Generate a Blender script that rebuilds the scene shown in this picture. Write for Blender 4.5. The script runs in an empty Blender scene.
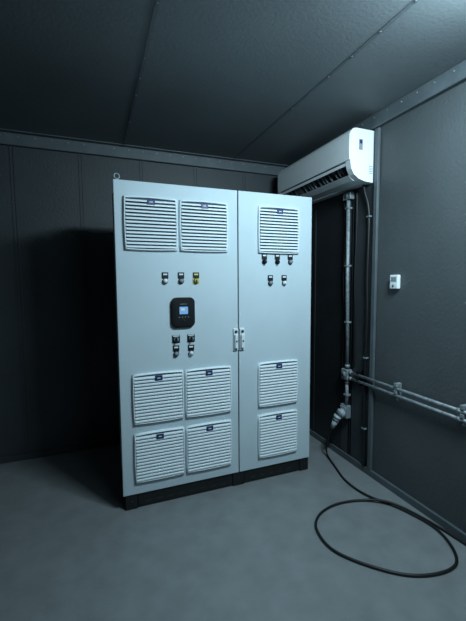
import bpy, bmesh, math, random
from mathutils import Vector, Matrix
random.seed(3)
sc = bpy.context.scene
sc.view_settings.view_transform = 'Standard'
COL = sc.collection

def lin(c):
    return tuple(((v/255)/12.92 if v/255 <= .04045 else ((v/255+.055)/1.055)**2.4) for v in c)

MATS = {}
def mat(name, rgb, rough=.5, metal=0., noise=.06, scale=30., bump=0., bscale=200., emit=None, estr=0., spec=.5, stretch=None):
    m = bpy.data.materials.new(name); m.use_nodes = True
    nt = m.node_tree; b = nt.nodes['Principled BSDF']
    c = lin(rgb)
    tc = nt.nodes.new('ShaderNodeTexCoord')
    mp = nt.nodes.new('ShaderNodeMapping')
    if stretch: mp.inputs['Scale'].default_value = stretch
    nt.links.new(tc.outputs['Object'], mp.inputs['Vector'])
    n = nt.nodes.new('ShaderNodeTexNoise'); n.inputs['Scale'].default_value = scale; n.inputs['Detail'].default_value = 5
    nt.links.new(mp.outputs['Vector'], n.inputs['Vector'])
    r = nt.nodes.new('ShaderNodeValToRGB')
    r.color_ramp.elements[0].position = .3; r.color_ramp.elements[1].position = .7
    r.color_ramp.elements[0].color = tuple(max(0, v*(1-noise)) for v in c)+(1,)
    r.color_ramp.elements[1].color = tuple(min(1, v*(1+noise)) for v in c)+(1,)
    nt.links.new(n.outputs['Fac'], r.inputs['Fac'])
    nt.links.new(r.outputs['Color'], b.inputs['Base Color'])
    b.inputs['Roughness'].default_value = rough; b.inputs['Metallic'].default_value = metal
    b.inputs['Specular IOR Level'].default_value = spec
    if bump > 0:
        n2 = nt.nodes.new('ShaderNodeTexNoise'); n2.inputs['Scale'].default_value = bscale; n2.inputs['Detail'].default_value = 4
        nt.links.new(mp.outputs['Vector'], n2.inputs['Vector'])
        bp = nt.nodes.new('ShaderNodeBump'); bp.inputs['Strength'].default_value = bump; bp.inputs['Distance'].default_value = .01
        nt.links.new(n2.outputs['Fac'], bp.inputs['Height']); nt.links.new(bp.outputs['Normal'], b.inputs['Normal'])
    if emit:
        b.inputs['Emission Color'].default_value = lin(emit)+(1,); b.inputs['Emission Strength'].default_value = estr
    MATS[name] = m
    return m

M_cab = mat('cabinet_paint', (182, 196, 202), .6, noise=.03, scale=4, bump=.05, bscale=500)
M_cabside = mat('cabinet_side_paint', (176, 190, 196), .55, noise=.03, scale=4)
M_filt = mat('filter_plastic', (218, 227, 231), .5, noise=.02)
M_gap = mat('filter_mesh_dark', (62, 78, 90), .9, noise=.2, scale=300)
M_black = mat('black_plastic', (14, 17, 20), .4, noise=.1)
M_plinth = mat('plinth_black_steel', (12, 14, 16), .6, noise=.2, scale=20)
M_seal = mat('door_seal_rubber', (30, 36, 40), .8)
M_chrome = mat('chrome', (200, 208, 212), .2, metal=1.)
M_white = mat('white_print', (205, 214, 220), .6)
M_navy = mat('navy_label', (24, 44, 94), .5)
M_yellow = mat('yellow_plate', (205, 196, 110), .5)
M_screen = mat('lcd_screen', (110, 150, 190), .2, emit=(120, 165, 210), estr=.4)
M_grey = mat('grey_plastic', (116, 127, 134), .5)
M_pale = mat('pale_grey_plastic', (160, 170, 175), .45)
M_handle = mat('handle_grey', (208, 217, 221), .35, noise=.03)
M_ac = mat('ac_white_plastic', (228, 233, 234), .45, noise=.015, scale=3)
M_acgrey = mat('ac_grey_plastic', (130, 140, 145), .45)
M_galv = mat('galvanised_steel', (138, 146, 150), .55, metal=.3, noise=.35, scale=50)
M_cable = mat('black_rubber_cable', (11, 13, 15), .5)
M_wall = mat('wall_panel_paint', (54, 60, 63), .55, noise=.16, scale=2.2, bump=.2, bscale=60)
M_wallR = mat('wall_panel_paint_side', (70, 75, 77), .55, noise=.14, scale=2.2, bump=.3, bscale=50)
M_dark = mat('dark_wall_tone', (29, 33, 36), .55, noise=.2, scale=5, bump=.15, bscale=70)
M_mid = mat('mid_wall_tone', (52, 57, 60), .55, noise=.15, scale=5, bump=.15, bscale=70)
M_ceil = mat('ceiling_panel_paint', (106, 113, 116), .6, noise=.10, scale=1.6, bump=.1, bscale=60)
M_trim = mat('trim_steel_paint', (80, 88, 92), .5, noise=.15, scale=8, bump=.1, bscale=40)
M_seam = mat('ceiling_seam_paint', (90, 98, 102), .6, noise=.1)
M_floor = mat('floor_paint', (122, 126, 127), .34, noise=.11, scale=8.0, bump=.2, bscale=30)
M_lampbody = mat('lamp_body', (190, 196, 200), .4)
M_lampglow = mat('lamp_diffuser', (240, 245, 250), .4, emit=(225, 240, 255), estr=3.)

class MB:
    def __init__(s): s.bm = bmesh.new(); s.mats = []
    def mi(s, m):
        if m not in s.mats: s.mats.append(m)
        return s.mats.index(m)
    def _take(s, tmp, m, smooth=False):
        k = s.mi(m)
        vm = {v: s.bm.verts.new(v.co) for v in tmp.verts}
        for f in tmp.faces:
            try: nf = s.bm.faces.new([vm[v] for v in f.verts])
            except ValueError: continue
            nf.material_index = k; nf.smooth = smooth
        tmp.free()
    def box(s, a, b, m, bev=0., seg=2, mtx=None, smooth=False):
        t = bmesh.new(); bmesh.ops.create_cube(t, size=1)
        c = [(a[i]+b[i])/2 for i in range(3)]; d = [abs(b[i]-a[i]) for i in range(3)]
        for v in t.verts: v.co = Vector([v.co[i]*d[i] for i in range(3)])
        if bev > 0: bmesh.ops.bevel(t, geom=list(t.edges), offset=bev, segments=seg, affect='EDGES', profile=.5)
        for v in t.verts:
            if mtx: v.co = mtx @ v.co
            v.co += Vector(c)
        s._take(t, m, smooth)
    def cyl(s, c, axis, r, h, m, n=24, r2=None, bev=0.):
        t = bmesh.new(); bmesh.ops.create_cone(t, cap_ends=True, segments=n, radius1=r, radius2=r if r2 is None else r2, depth=h)
        if bev > 0:
            bmesh.ops.bevel(t, geom=[e for e in t.edges if abs(e.verts[0].co.z-e.verts[1].co.z) < 1e-6], offset=bev, segments=2, affect='EDGES')
        q = Vector((0, 0, 1)).rotation_difference(Vector(axis))
        for v in t.verts: v.co = q @ v.co + Vector(c)
        s._take(t, m, n > 10)
        return s
    def prism(s, prof, axis, a, b, m, smooth=False):
        k = s.mi(m)
        def P(p, t):
            return {'x': (t, p[0], p[1]), 'y': (p[0], t, p[1]), 'z': (p[0], p[1], t)}[axis]
        va = [s.bm.verts.new(P(p, a)) for p in prof]; vb = [s.bm.verts.new(P(p, b)) for p in prof]
        n = len(prof)
        for i in range(n):
            f = s.bm.faces.new([va[i], va[(i+1) % n], vb[(i+1) % n], vb[i]]); f.material_index = k; f.smooth = smooth
        for l in (va, list(reversed(vb))):
            f = s.bm.faces.new(l); f.material_index = k
    def tube(s, pts, r, m, n=12, smooth_path=True):
        pts = [Vector(p) for p in pts]
        if smooth_path and len(pts) > 2:
            out = []
            P = [pts[0]*2-pts[1]]+pts+[pts[-1]*2-pts[-2]]
            for i in range(1, len(P)-2):
                for j in range(8):
                    t = j/8; p0, p1, p2, p3 = P[i-1:i+3]
                    out.append(.5*((2*p1)+(p2-p0)*t+(2*p0-5*p1+4*p2-p3)*t*t+(-p0+3*p1-3*p2+p3)*t**3))
            out.append(pts[-1]); pts = out
        k = s.mi(m); rings = []; nrm = None
        for i, p in enumerate(pts):
            d = (pts[min(i+1, len(pts)-1)]-pts[max(i-1, 0)]).normalized()
            if nrm is None: nrm = d.orthogonal().normalized()
            else: nrm = (nrm-d*nrm.dot(d)).normalized()
            bn = d.cross(nrm)
            rings.append([s.bm.verts.new(p+r*(math.cos(2*math.pi*j/n)*nrm+math.sin(2*math.pi*j/n)*bn)) for j in range(n)])
        for A, B in zip(rings, rings[1:]):
            for j in range(n):
                f = s.bm.faces.new([A[j], A[(j+1) % n], B[(j+1) % n], B[j]]); f.material_index = k; f.smooth = True
        for l in (rings[0], rings[-1]):
            f = s.bm.faces.new(l); f.material_index = k
    def obj(s, name, origin=(0, 0, 0), parent=None, local=False, **props):
        bmesh.ops.recalc_face_normals(s.bm, faces=s.bm.faces)
        o = Vector(origin)
        if not local:
            for v in s.bm.verts: v.co -= o
        me = bpy.data.meshes.new(name); s.bm.to_mesh(me); s.bm.free()
        for m in s.mats: me.materials.append(m)
        ob = bpy.data.objects.new(name, me); COL.objects.link(ob)
        W[ob.name] = o
        ob.location = o
        if parent:
            ob.parent = parent; ob.location = o - W[parent.name]
        for k, v in props.items(): ob[k] = v
        return ob
W = {}
def empty(name, loc, **props):
    e = bpy.data.objects.new(name, None); e.empty_display_size = .1; e.location = loc; COL.objects.link(e)
    W[e.name] = Vector(loc)
    for k, v in props.items(): e[k] = v
    return e
def put(src, loc, parent):
    o = src.copy(); COL.objects.link(o); o.parent = parent; W[o.name] = Vector(loc); o.location = Vector(loc)-W[parent.name]
    return o

# ---------------------------------------------------------------- room
XR, YB, ZC = 1.781, 1.048, 2.654
XL, YF = -1.9, -3.4
T = .08
b = MB(); b.box((XL-T, YF-T, -.1), (XR+T, YB+T, 0), M_floor); b.obj('floor', kind='structure')
b = MB(); b.box((XL-T, YF-T, ZC), (XR+T, YB+T, ZC+.08), M_ceil)
for x in (-.86, .15, 1.16):     # lapped seams of the ceiling sheets
    b.box((x-.009, YF, ZC-.003), (x+.009, YB, ZC+.01), M_seam)
    y = YF+.1
    while y < YB-.05:
        b.cyl((x, y, ZC-.004), (0, 0, 1), .005, .004, M_seam, 8); y += .2
b.obj('ceiling', kind='structure')

def wall(name, axis, pos, a, c, m, inward, step, off):
    b = MB()
    if axis == 'y': b.box((a, pos, 0), (c, pos+T*(-inward), ZC), m)
    else: b.box((pos, a, 0), (pos+T*(-inward), c, ZC), m)
    t = a+off
    while t < c-.02:
        for s in (-1, 1):
            w = .007; g = .012*s
            if axis == 'y': b.box((t+g-w, pos-.001, 0), (t+g+w, pos+.006*inward, ZC), m)
            else: b.box((pos-.001, t+g-w, 0), (pos+.006*inward, t+g+w, ZC), m)
        t += step
    return b.obj(name, kind='structure')
wall('wall_back', 'y', YB, XL, XR, M_wall, -1, .5, .20)
wall('wall_front', 'y', YF, XL, XR, M_wall, 1, 1.0, .5)
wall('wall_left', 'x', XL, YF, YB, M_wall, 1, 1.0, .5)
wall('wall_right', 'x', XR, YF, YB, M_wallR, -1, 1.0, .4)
b = MB(); b.box((XR-.006, .10, .051), (XR+.001, YB, ZC-.1), M_dark)  # near-black thin sheet over the far part of the right wall
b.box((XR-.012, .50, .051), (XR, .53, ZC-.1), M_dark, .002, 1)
b.obj('dark_wall_sheet', kind='structure')
b = MB(); b.box((XR-.006, -.225, .051), (XR+.001, .099, ZC-.1), M_mid)  # mid-dark thin sheet on the right wall, next to the near-black one
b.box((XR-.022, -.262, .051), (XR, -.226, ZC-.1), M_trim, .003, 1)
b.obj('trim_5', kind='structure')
def trimbar(name, A, Bp, axis):
    b = MB(); b.box(A, Bp, M_trim, .004, 1)
    if axis == 'x':
        t = A[0]+.05
        while t < Bp[0]:
            b.cyl((t, A[1], (A[2]+Bp[2])/2+.02), (0, 1, 0), .005, .006, M_galv, 8); t += .12
        b.box((A[0], A[1]-.05, ZC-.006), (Bp[0], A[1], ZC), M_trim)
    else:
        t = A[1]+.05
        xf = A[0] if A[0] > 0 else Bp[0]
        while t < Bp[1]:
            b.cyl((xf, t, (A[2]+Bp[2])/2+.02), (1, 0, 0), .005, .006, M_galv, 8); t += .12
    b.obj(name, kind='structure')
trimbar('trim_1', (XL, YB-.035, ZC-.095), (XR, YB, ZC), 'x')
trimbar('trim_2', (XR-.035, YF, ZC-.095), (XR, YB-.036, ZC), 'y')
trimbar('trim_3', (XL, YF, ZC-.095), (XL+.035, YB-.036, ZC), 'y')
b = MB(); b.box((XR-.02, YF, 0), (XR, YB, .05), M_trim, .003, 1); b.obj('baseboard_right', kind='structure')
b = MB(); b.box((XL, YB-.02, 0), (XR-.021, YB, .05), M_wall, .003, 1); b.obj('baseboard_back', kind='structure')

# ---------------------------------------------------------------- cabinet
CW, CM, CD, Z0, Z1 = 1.393, .797, .42, .10, 2.10
cab = empty('electrical_cabinet', (CW/2, CD/2, 0), label='tall pale grey two-door electrical control cabinet on black plinth', category='electrical cabinet')
b = MB()
b.box((.006, .024, Z0), (CW-.006, CD, Z1-.004), M_cabside, .004, 1)
b.box((.02, .018, Z0+.015), (CW-.02, .026, Z1-.02), M_seal)
b.obj('body', (CW/2, CD/2, Z0), cab)
b = MB()
b.box((.05, .05, .004), (CW-.05, CD-.02, Z0), M_plinth, .002, 1)
for x0, x1 in ((.0, .085), (CM-.05, CM+.05), (CW-.085, CW)):
    b.box((x0+.004, .010, 0), (x1-.004, CD-.005, Z0-.002), M_plinth, .003, 1)
    b.cyl(((x0+x1)/2, .009, .05), (0, 1, 0), .006, .003, M_seal, 12)
for x0, x1 in ((.084, CM-.048), (CM+.048, CW-.084)):
    b.box((x0, .014, .008), (x1, .036, Z0-.004), M_plinth, .002, 1)
    k = x0+.05
    while k < x1-.06:
        b.box((k, .0125, .030), (k+.035, .018, .045), M_seal); k += .075
b.obj('plinth', (CW/2, CD/2, 0), cab, label='black steel plinth')
def door(x0, x1):
    b = MB()
    b.box((x0, 0, Z0+.004), (x1, .018, Z1), M_cab, .004, 2)
    return b.obj('door', ((x0+x1)/2, .009, Z0), cab)
dL = door(-.010, CM-.0035); dR = door(CM+.0035, CW-.001)
x, y = .015, .045
b = MB(); b.cyl((x, y, Z1+.006), (0, 0, 1), .012, .016, M_galv, 16)
b.tube([(x+.016*math.cos(a*math.pi/8), y, Z1+.03+.016*math.sin(a*math.pi/8)) for a in range(17)], .0045, M_galv, 8, False)
b.obj('lifting_eye', (x, y, Z1), cab, label='galvanised lifting eye bolt')

S = .326
def filter_mesh():
    b = MB()
    bul = .004
    def outline(m, d):
        pts = []
        n = 8
        cs = [(m, m), (S-m, m), (S-m, S-m), (m, S-m)]
        for i in range(4):
            p, q = Vector(cs[i]), Vector(cs[(i+1) % 4])
            dr = (q-p).normalized(); nr = Vector((dr.y, -dr.x))
            for j in range(n):
                t = j/n; w = p.lerp(q, t)+nr*d*4*t*(1-t)
                pts.append((w.x, w.y))
        return pts
    k = b.mi(M_filt)
    rings = []
    for m, y in ((0, 0), (.001, -.008), (.004, -.018), (.009, -.021), (.011, -.016), (.011, -.004)):
        rings.append([b.bm.verts.new((p[0], y, p[1])) for p in outline(m, bul)])
    for A, B in zip(rings, rings[1:]):
        for j in range(len(A)):
            f = b.bm.faces.new([A[j], A[(j+1) % len(A)], B[(j+1) % len(A)], B[j]]); f.material_index = k; f.smooth = True
    b.box((.010, -.005, .010), (S-.010, -.001, S-.010), M_gap)
    N = 14; pitch = (S-.026)/N
    for i in range(N):
        z = .014+pitch*i
        prof = [(-.004, z+pitch*.42), (-.020, z+pitch*.0), (-.0235, z+pitch*.04), (-.0235, z+pitch*.36), (-.017, z+pitch*.56), (-.004, z+pitch*.72)]
        b.prism(prof, 'x', .010, S-.010, M_filt)
    b.box((S/2-.024, -.0265, S-.048), (S/2+.024, -.0205, S-.016), M_navy, .0015, 1)
    b.box((S/2-.010, -.0271, S-.035), (S/2+.010, -.0262, S-.029), M_white)
    return b
flt = filter_mesh().obj('vent_filter', (.046, 0, 1.680), dL, local=True, group='louvred vent filters on the cabinet doors')
for d, x, z in ((dL, .390, 1.680), (dL, .068, .572), (dL, .408, .570), (dL, .068, .184), (dL, .408, .183),
                (dR, .948, 1.680), (dR, .946, .568), (dR, .946, .182)):
    put(flt, (x, 0, z), d)

def operator(kind):
    b = MB()
    b.box((-.021, -.005, -.004), (.021, 0, .036), M_black, .0015, 1)
    b.box((-.013, -.0058, .018), (.013, -.0045, .028), M_white if kind != 'yellow' else M_yellow)
    if kind == 'yellow': b.box((-.022, -.004, -.040), (.022, 0, .002), M_yellow, .001, 1)
    b.cyl((0, -.005, -.020), (0, 1, 0), .0185, .010, M_black if kind != 'lamp' else M_chrome, 28, bev=.002)
    b.cyl((0, -.013, -.020), (0, 1, 0), .0145, .012, {'lamp': M_white, 'yellow': M_yellow, 'switch': M_black, 'button': M_grey}[kind], 28, bev=.002)
    if kind == 'switch':
        b.box((-.0045, -.030, -.034), (.0045, -.012, -.006), M_black, .002, 2)
        b.box((-.001, -.0308, -.016), (.001, -.0296, -.008), M_white)
    if kind == 'yellow':
        b.box((-.004, -.024, -.030), (.004, -.012, -.010), M_black, .002, 2)
    return b
def op(kind, name, x, z, d, **p):
    return operator(kind).obj(name, (x, 0, z), d, local=True, **p)
op('lamp', 'indicator_lamp', .290, 1.508, dL); op('button', 'push_button', .394, 1.508, dL)
op('yellow', 'selector_switch', .495, 1.508, dL, label='selector switch with yellow plate')
def sw(x, z):
    b = MB()
    b.box((-.026, -.006, -.026), (.026, 0, .026), M_black, .003, 2)
    b.cyl((0, -.010, -.002), (0, 1, 0), .017, .010, M_grey, 28, bev=.002)
    b.box((-.005, -.028, -.018), (.005, -.013, .014), M_black, .002, 2)
    b.box((-.02, -.0068, .017), (.02, -.0058, .023), M_white)
    return b.obj('selector_switch', (x, 0, z), dL, local=True)
for x in (.353, .454): sw(x, 1.108)
op('button', 'push_button', .352, 1.030, dL); op('lamp', 'indicator_lamp', .453, 1.027, dL)
for x in (.998, 1.102, 1.208): op('switch' if x < 1.2 else 'button', 'selector_switch' if x < 1.2 else 'push_button', x, 1.642, dR)
for x in (1.046, 1.158): op('lamp' if x > 1.1 else 'button', 'indicator_lamp' if x > 1.1 else 'push_button', x, 1.490, dR)
def rrect(cx, cz, hx, hz, rad, n=6):
    pts = []
    for sx, sz, a0 in ((1, 1, 0), (-1, 1, 90), (-1, -1, 180), (1, -1, 270)):
        for j in range(n+1):
            a = math.radians(a0+90*j/n)
            pts.append((cx+sx*(hx-rad)+rad*math.cos(a), cz+sz*(hz-rad)+rad*math.sin(a)))
    return pts
b = MB()
cx, cz = .401, 1.283
for (hx, hz, rad, y0, y1) in ((.078, .098, .034, 0, -.018), (.074, .094, .032, -.018, -.024), (.068, .088, .028, -.024, -.028), (.056, .074, .018, -.028, -.031)):
    b.prism(rrect(cx, cz, hx, hz, rad), 'y', y0, y1, M_black)
b.prism(rrect(cx, cz+.014, .028, .024, .004), 'y', -.031, -.0325, M_screen)
b.box((cx-.020, -.0335, cz+.012), (cx+.006, -.0323, cz+.030), M_white)
b.box((cx-.022, -.0322, cz+.054), (cx+.022, -.0305, cz+.057), M_grey)
for i in range(4): b.cyl((cx-.030+.020*i, -.0315, cz-.030), (0, 1, 0), .004, .003, M_grey, 16)
b.cyl((cx, -.0315, cz-.052), (0, 1, 0), .007, .003, M_seal, 20)
b.obj('controller_display', (cx, 0, cz), dL, label='black controller panel with small glowing blue screen')
def handle(x, z, d, m):
    b = MB()
    b.box((x-.018, -.012, z-.078), (x+.018, 0, z+.078), m, .004, 2)
    b.box((x-.012, -.028, z-.060), (x+.012, -.010, z+.036), m, .004, 2)
    b.cyl((x, -.014, z+.056), (0, 1, 0), .0095, .008, M_black, 20)
    b.cyl((x, -.0285, z-.010), (0, 1, 0), .006, .004, M_black, 16)
    b.cyl((x, -.014, z-.070), (0, 1, 0), .004, .006, M_black, 12)
    b.obj('door_handle', (x, 0, z), d, label='light grey swing door handle')
handle(CM-.0235, 1.078, dL, M_handle); handle(CM+.0245, 1.078, dR, M_handle)

# ---------------------------------------------------------------- air conditioner
AY0, AY1 = -.205, .84
ac = empty('air_conditioner', (XR, (AY0+AY1)/2, 2.19), label='white wall-mounted split air conditioner indoor unit', category='air conditioner')
def px(d, z): return (XR-d, z)
prof = [px(.007, 2.548), px(.165, 2.548), px(.190, 2.543), px(.207, 2.528), px(.213, 2.505), px(.215, 2.40), px(.212, 2.330),
        px(.140, 2.300), px(.075, 2.215), px(.06, 2.192), px(.007, 2.19)]
b = MB(); b.prism(prof, 'y', AY0+.012, AY1-.012, M_ac)
b.obj('body', (XR, (AY0+AY1)/2, 2.19), ac)
def endprof():
    return [px(.007, 2.550), px(.165, 2.550), px(.192, 2.545), px(.209, 2.530), px(.216, 2.505), px(.218, 2.40), px(.214, 2.315), px(.205, 2.270), px(.180, 2.232),
            px(.14, 2.206), px(.09, 2.192), px(.007, 2.188)]
for y0, y1 in ((AY0, AY0+.050), (AY1-.050, AY1)):
    b = MB(); b.prism(endprof(), 'y', y0, y1, M_ac)
    if y0 == AY0:
        b.box((XR-.142, AY0-.0015, 2.405), (XR-.110, AY0+.001, 2.478), M_acgrey, .0005, 1)
        b.box((XR-.137, AY0-.0022, 2.448), (XR-.115, AY0-.001, 2.472), M_navy)
        for k in range(5): b.box((XR-.05, AY0-.001, 2.25+k*.012), (XR-.02, AY0+.001, 2.255+k*.012), M_acgrey)
    b.obj('end_cap', (XR-.1, y0, 2.19), ac)
b = MB()
b.prism([px(.190, 2.546), px(.2085, 2.530), px(.2215, 2.505), px(.224, 2.40), px(.221, 2.332), px(.212, 2.330), px(.212, 2.50), px(.205, 2.53)], 'y', AY0+.004, AY1-.004, M_ac)
b.obj('front_panel', (XR-.22, (AY0+AY1)/2, 2.32), ac)
b = MB()
for i in range(9):
    b.box((XR-.16+i*.016, AY0+.05, 2.547), (XR-.153+i*.016, AY1-.05, 2.5495), M_acgrey)
b.obj('intake_grille', (XR-.1, (AY0+AY1)/2, 2.548), ac)
b = MB()
b.prism([px(.212, 2.329), px(.140, 2.299), px(.075, 2.214), px(.078, 2.210), px(.145, 2.293), px(.212, 2.322)], 'y', AY0+.051, AY1-.051, M_black)
y = AY0+.075; i = 0
while y < AY1-.07:
    s = .012*math.sin(i*1.7)
    b.prism([px(.190, 2.318), px(.140, 2.298), px(.100, 2.244), px(.12, 2.236), px(.158, 2.266), px(.188, 2.30)], 'y', y+s, y+s+.004, M_acgrey); y += .052; i += 1
b.prism([px(.212, 2.322), px(.212, 2.300), px(.207, 2.300), px(.206, 2.320)], 'y', AY0+.051, AY1-.051, M_ac)
b.obj('air_outlet', (XR-.15, (AY0+AY1)/2, 2.25), ac, label='dark air outlet slot with vanes')
b = MB()
b.prism([px(.186, 2.236), px(.150, 2.205), px(.086, 2.190), px(.086, 2.196), px(.146, 2.212), px(.180, 2.240)], 'y', AY0+.052, AY1-.052, M_ac)
b.obj('outlet_flap', (XR-.15, (AY0+AY1)/2, 2.22), ac)
hose = MB()
hose.tube([(XR-.03, -.13, 2.186), (XR-.03, -.15, 2.12), (XR-.022, -.175, 2.03), (XR-.02, -.185, 1.9), (XR-.02, -.180, 1.5), (XR-.02, -.188, 1.2), (XR-.02, -.182, .6), (XR-.02, -.192, .055)], .012, M_cable, 12)
for z in (1.95, .9, .35):
    hose.box((XR-.034, -.204, z-.006), (XR-.006, -.168, z+.006), M_grey, .002, 1)
hose.obj('drain_hose', (XR-.02, -.19, 0), label='dark insulated hose running down the wall from air conditioner', category='hose')

G = 'galvanised conduit pipes on the side wall'
XW = XR-.006
b = MB()
b.tube([(XR-.03, .035, 2.112), (XR-.03, .03, 1.5), (XR-.03, .01, .80)], .0145, M_galv, 16, False)
for z, y in ((2.05, .033), (1.6, .031), (1.15, .02)):
    b.box((XR-.048, y-.020, z-.008), (XW, y+.020, z+.008), M_galv, .003, 1)
b.cyl((XR-.03, .01, .795), (0, 0, 1), .019, .025, M_galv, 20)
b.obj('conduit_pipe', (XR-.03, .03, .78), label='galvanised vertical conduit pipe clamped to side wall', category='pipe', group=G)
b = MB()
b.tube([(XR-.03, .01, .68), (XR-.03, .01, .475)], .014, M_galv, 16, False)
b.cyl((XR-.03, .01, .664), (0, 0, 1), .019, .025, M_galv, 20)
b.box((XR-.048, -.012, .548), (XW, .032, .566), M_galv, .003, 1)
b.obj('conduit_pipe', (XR-.03, .01, .475), label='short galvanised conduit pipe above wall socket', category='pipe', group=G)
b = MB()
b.box((XR-.050, -.008, 2.115), (XW, .078, 2.172), M_galv, .004, 2)
b.cyl((XR-.052, .035, 2.144), (1, 0, 0), .018, .005, M_grey, 20)
b.obj('junction_box', (XR, .04, 2.115), label='small grey metal junction box below air conditioner', category='junction box')
b = MB(); b.tube([(XR-.016, .105, 2.16), (XR-.016, .085, 1.9), (XR-.016, .098, 1.5), (XR-.016, .078, 1.2), (XR-.016, .090, .8), (XR-.016, .09, .50)], .007, M_cable, 10)
b.obj('cable', (XR-.016, .07, .46), label='thin black cable running down beside conduit', category='cable')
b = MB(); b.tube([(XR-.016, -.045, 2.17), (XR-.016, -.05, 1.9), (XR-.016, -.040, 1.5), (XR-.016, -.052, 1.2), (XR-.016, -.05, .80)], .006, M_cable, 10)
b.obj('cable', (XR-.016, -.05, .8), label='thin black cable running down beside conduit', category='cable')
for z in (.752, .705):
    b = MB(); b.tube([(XR-.036, -.025, z), (XR-.036, -1.3, z)], .0105, M_galv, 16, False)
    for y in (-.04, -.95): b.cyl((XR-.036, y, z), (0, 1, 0), .0145, .025, M_galv, 20)
    b.obj('conduit_pipe', (XR-.036, -.6, z), label='galvanised horizontal conduit pipe along side wall', category='pipe', group=G)
for y, m in ((-.13, M_black), (-.50, M_galv), (-.97, M_galv)):
    b = MB(); b.box((XR-.0240, y-.012, .668), (XR-(.0061 if y > -.2 else 0), y+.012, .790), m, .002, 1)
    b.box((XR-.050, y-.012, .7175), (XR-.0240, y+.012, .7395), m, .002, 1)
    b.box((XR-.050, y-.012, .765), (XR-.0240, y+.012, .790), m, .002, 1)
    b.obj('pipe_bracket', (XR, y, .67), label='black steel bracket holding the horizontal conduits' if m is M_black else 'galvanised bracket holding the horizontal conduits', category='bracket')
b = MB(); b.box((XR-.060, -.024, .685), (XW, .054, .772), M_galv, .008, 3); b.cyl((XR-.062, .015, .728), (1, 0, 0), .025, .006, M_galv, 24)
b.obj('junction_box', (XR, .02, .685), label='galvanised conduit tee box where pipes meet', category='junction box')

so = empty('power_socket', (XR, .03, .2), label='grey industrial wall socket with round plug hanging in it', category='socket')
b = MB(); b.box((XR-.050, -.018, .365), (XW, .068, .472), M_grey, .008, 3)
b.box((XR-.055, -.010, .435), (XR-.045, .060, .460), M_pale, .003, 2)
b.cyl((XR-.062, .03, .402), (1, 0, .5), .033, .05, M_pale, 28, bev=.004)
b.cyl((XR-.082, .03, .392), (1, 0, .5), .038, .012, M_grey, 28, bev=.003)
b.box((XR-.100, .022, .425), (XR-.070, .038, .440), M_pale, .003, 2)
b.obj('socket_box', (XR, .03, .36), so)
b = MB()
ax = Vector((-.30, .32, -1)).normalized(); p = Vector((XR-.090, .045, .370))
b.cyl(p, ax, .033, .025, M_pale, 28, bev=.003); b.cyl(p+ax*.025, ax, .029, .03, M_grey, 28, bev=.004); b.cyl(p+ax*.07, ax, .026, .07, M_pale, 28, r2=.016); b.cyl(p+ax*.12, ax, .014, .04, M_black, 20, r2=.009)
b.obj('plug', tuple(p), so, label='pale grey round plug')
e = p+ax*.142
b = MB()
FC = [tuple(e), (1.645, .125, .12), (1.650, .12, .022), (1.60, -.05, .009), (1.546, -.251, .009), (1.561, -.442, .009), (1.668, -.667, .009), (1.70, -.90, .009), (1.56, -1.10, .009),
      (1.28, -1.06, .009), (1.05, -.82, .009), (1.04, -.62, .009), (1.136, -.502, .009), (1.30, -.452, .009), (1.483, -.478, .010), (1.612, -.57, .025), (1.70, -.70, .009), (1.745, -1.0, .009), (1.74, -1.5, .009)]
b.tube(FC, .0078, M_cable, 12)
b.obj('power_cable', (1.6, -.3, 0), label='black rubber power cable looped across the floor', category='cable')

b = MB()
b.box((XR-.028, -.475, 1.425), (XR, -.405, 1.52), M_ac, .006, 3); b.box((XR-.0295, -.463, 1.475), (XR-.027, -.418, 1.505), M_acgrey, .001, 1)
b.cyl((XR-.03, -.44, 1.448), (1, 0, 0), .008, .005, M_acgrey, 16)
b.obj('thermostat', (XR, -.44, 1.425), label='small white wall thermostat', category='thermostat')

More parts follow.
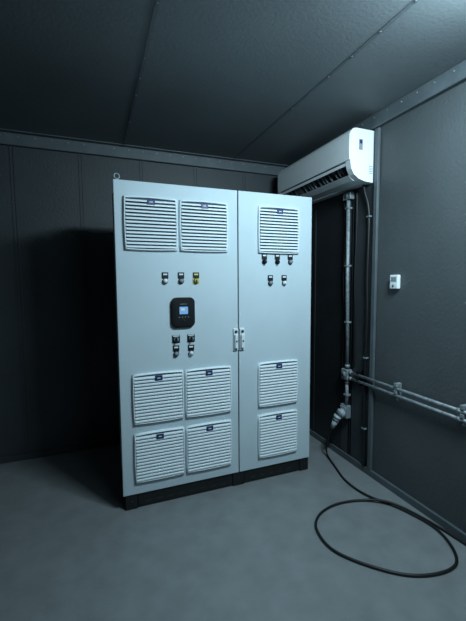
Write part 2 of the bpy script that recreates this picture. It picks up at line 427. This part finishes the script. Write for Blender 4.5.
# ---------------------------------------------------------------- lamps
def lamp(x, y, L, along, energy, tilt, rz=0):
    e = empty('unseen_ceiling_lamp', (x, y, ZC), label='unseen long white ceiling batten lamp', category='lamp')
    hx, hy = (L/2, .07) if along == 'x' else (.07, L/2)
    b = MB(); b.box((x-hx, y-hy, ZC-.04), (x+hx, y+hy, ZC), M_lampbody, .005, 2); b.obj('lamp_body', (x, y, ZC), e)
    b = MB(); b.box((x-hx+.01, y-hy+.01, ZC-.06), (x+hx-.01, y+hy-.01, ZC-.04), M_lampglow, .006, 2); b.obj('lamp_diffuser', (x, y, ZC-.05), e)
    ld = bpy.data.lights.new('lamp_light', 'AREA'); ld.shape = 'RECTANGLE'
    ld.size, ld.size_y = (L, .2) if along == 'x' else (.2, L)
    ld.energy = energy; ld.color = (.64, .88, 1.0)
    lo = bpy.data.objects.new('lamp_light', ld); COL.objects.link(lo); lo.location = (x, y, ZC-.09); lo.rotation_euler = (tilt, 0, rz)
lamp(1.15, -1.5, .6, 'x', 60, math.radians(42), math.radians(8))
lamp(1.0, -3.0, .9, 'x', 9, math.radians(55), math.radians(-2))  # added weak fill behind the camera to brighten the room, no known fixture

w = bpy.data.worlds.new('world'); sc.world = w; w.use_nodes = True
w.node_tree.nodes['Background'].inputs[0].default_value = (.02, .03, .04, 1); w.node_tree.nodes['Background'].inputs[1].default_value = 1

# ---------------------------------------------------------------- camera
F, C, yaw, pit, rol = 357.8, Vector((-.1458, -2.307, 1.4815)), .3729, .0805, -.0067
r = Vector((math.cos(yaw), -math.sin(yaw), 0)); f = Vector((math.sin(yaw)*math.cos(pit), math.cos(yaw)*math.cos(pit), -math.sin(pit)))
u = r.cross(f); r2 = math.cos(rol)*r+math.sin(rol)*u; u2 = -math.sin(rol)*r+math.cos(rol)*u
cd = bpy.data.cameras.new('camera'); co = bpy.data.objects.new('camera', cd); COL.objects.link(co)
m = Matrix((r2, u2, -f)).transposed().to_4x4(); m.translation = C; co.matrix_world = m
cd.sensor_fit = 'VERTICAL'; cd.sensor_height = 24; cd.lens = F/621*24
cd.clip_start = .02
sc.camera = co
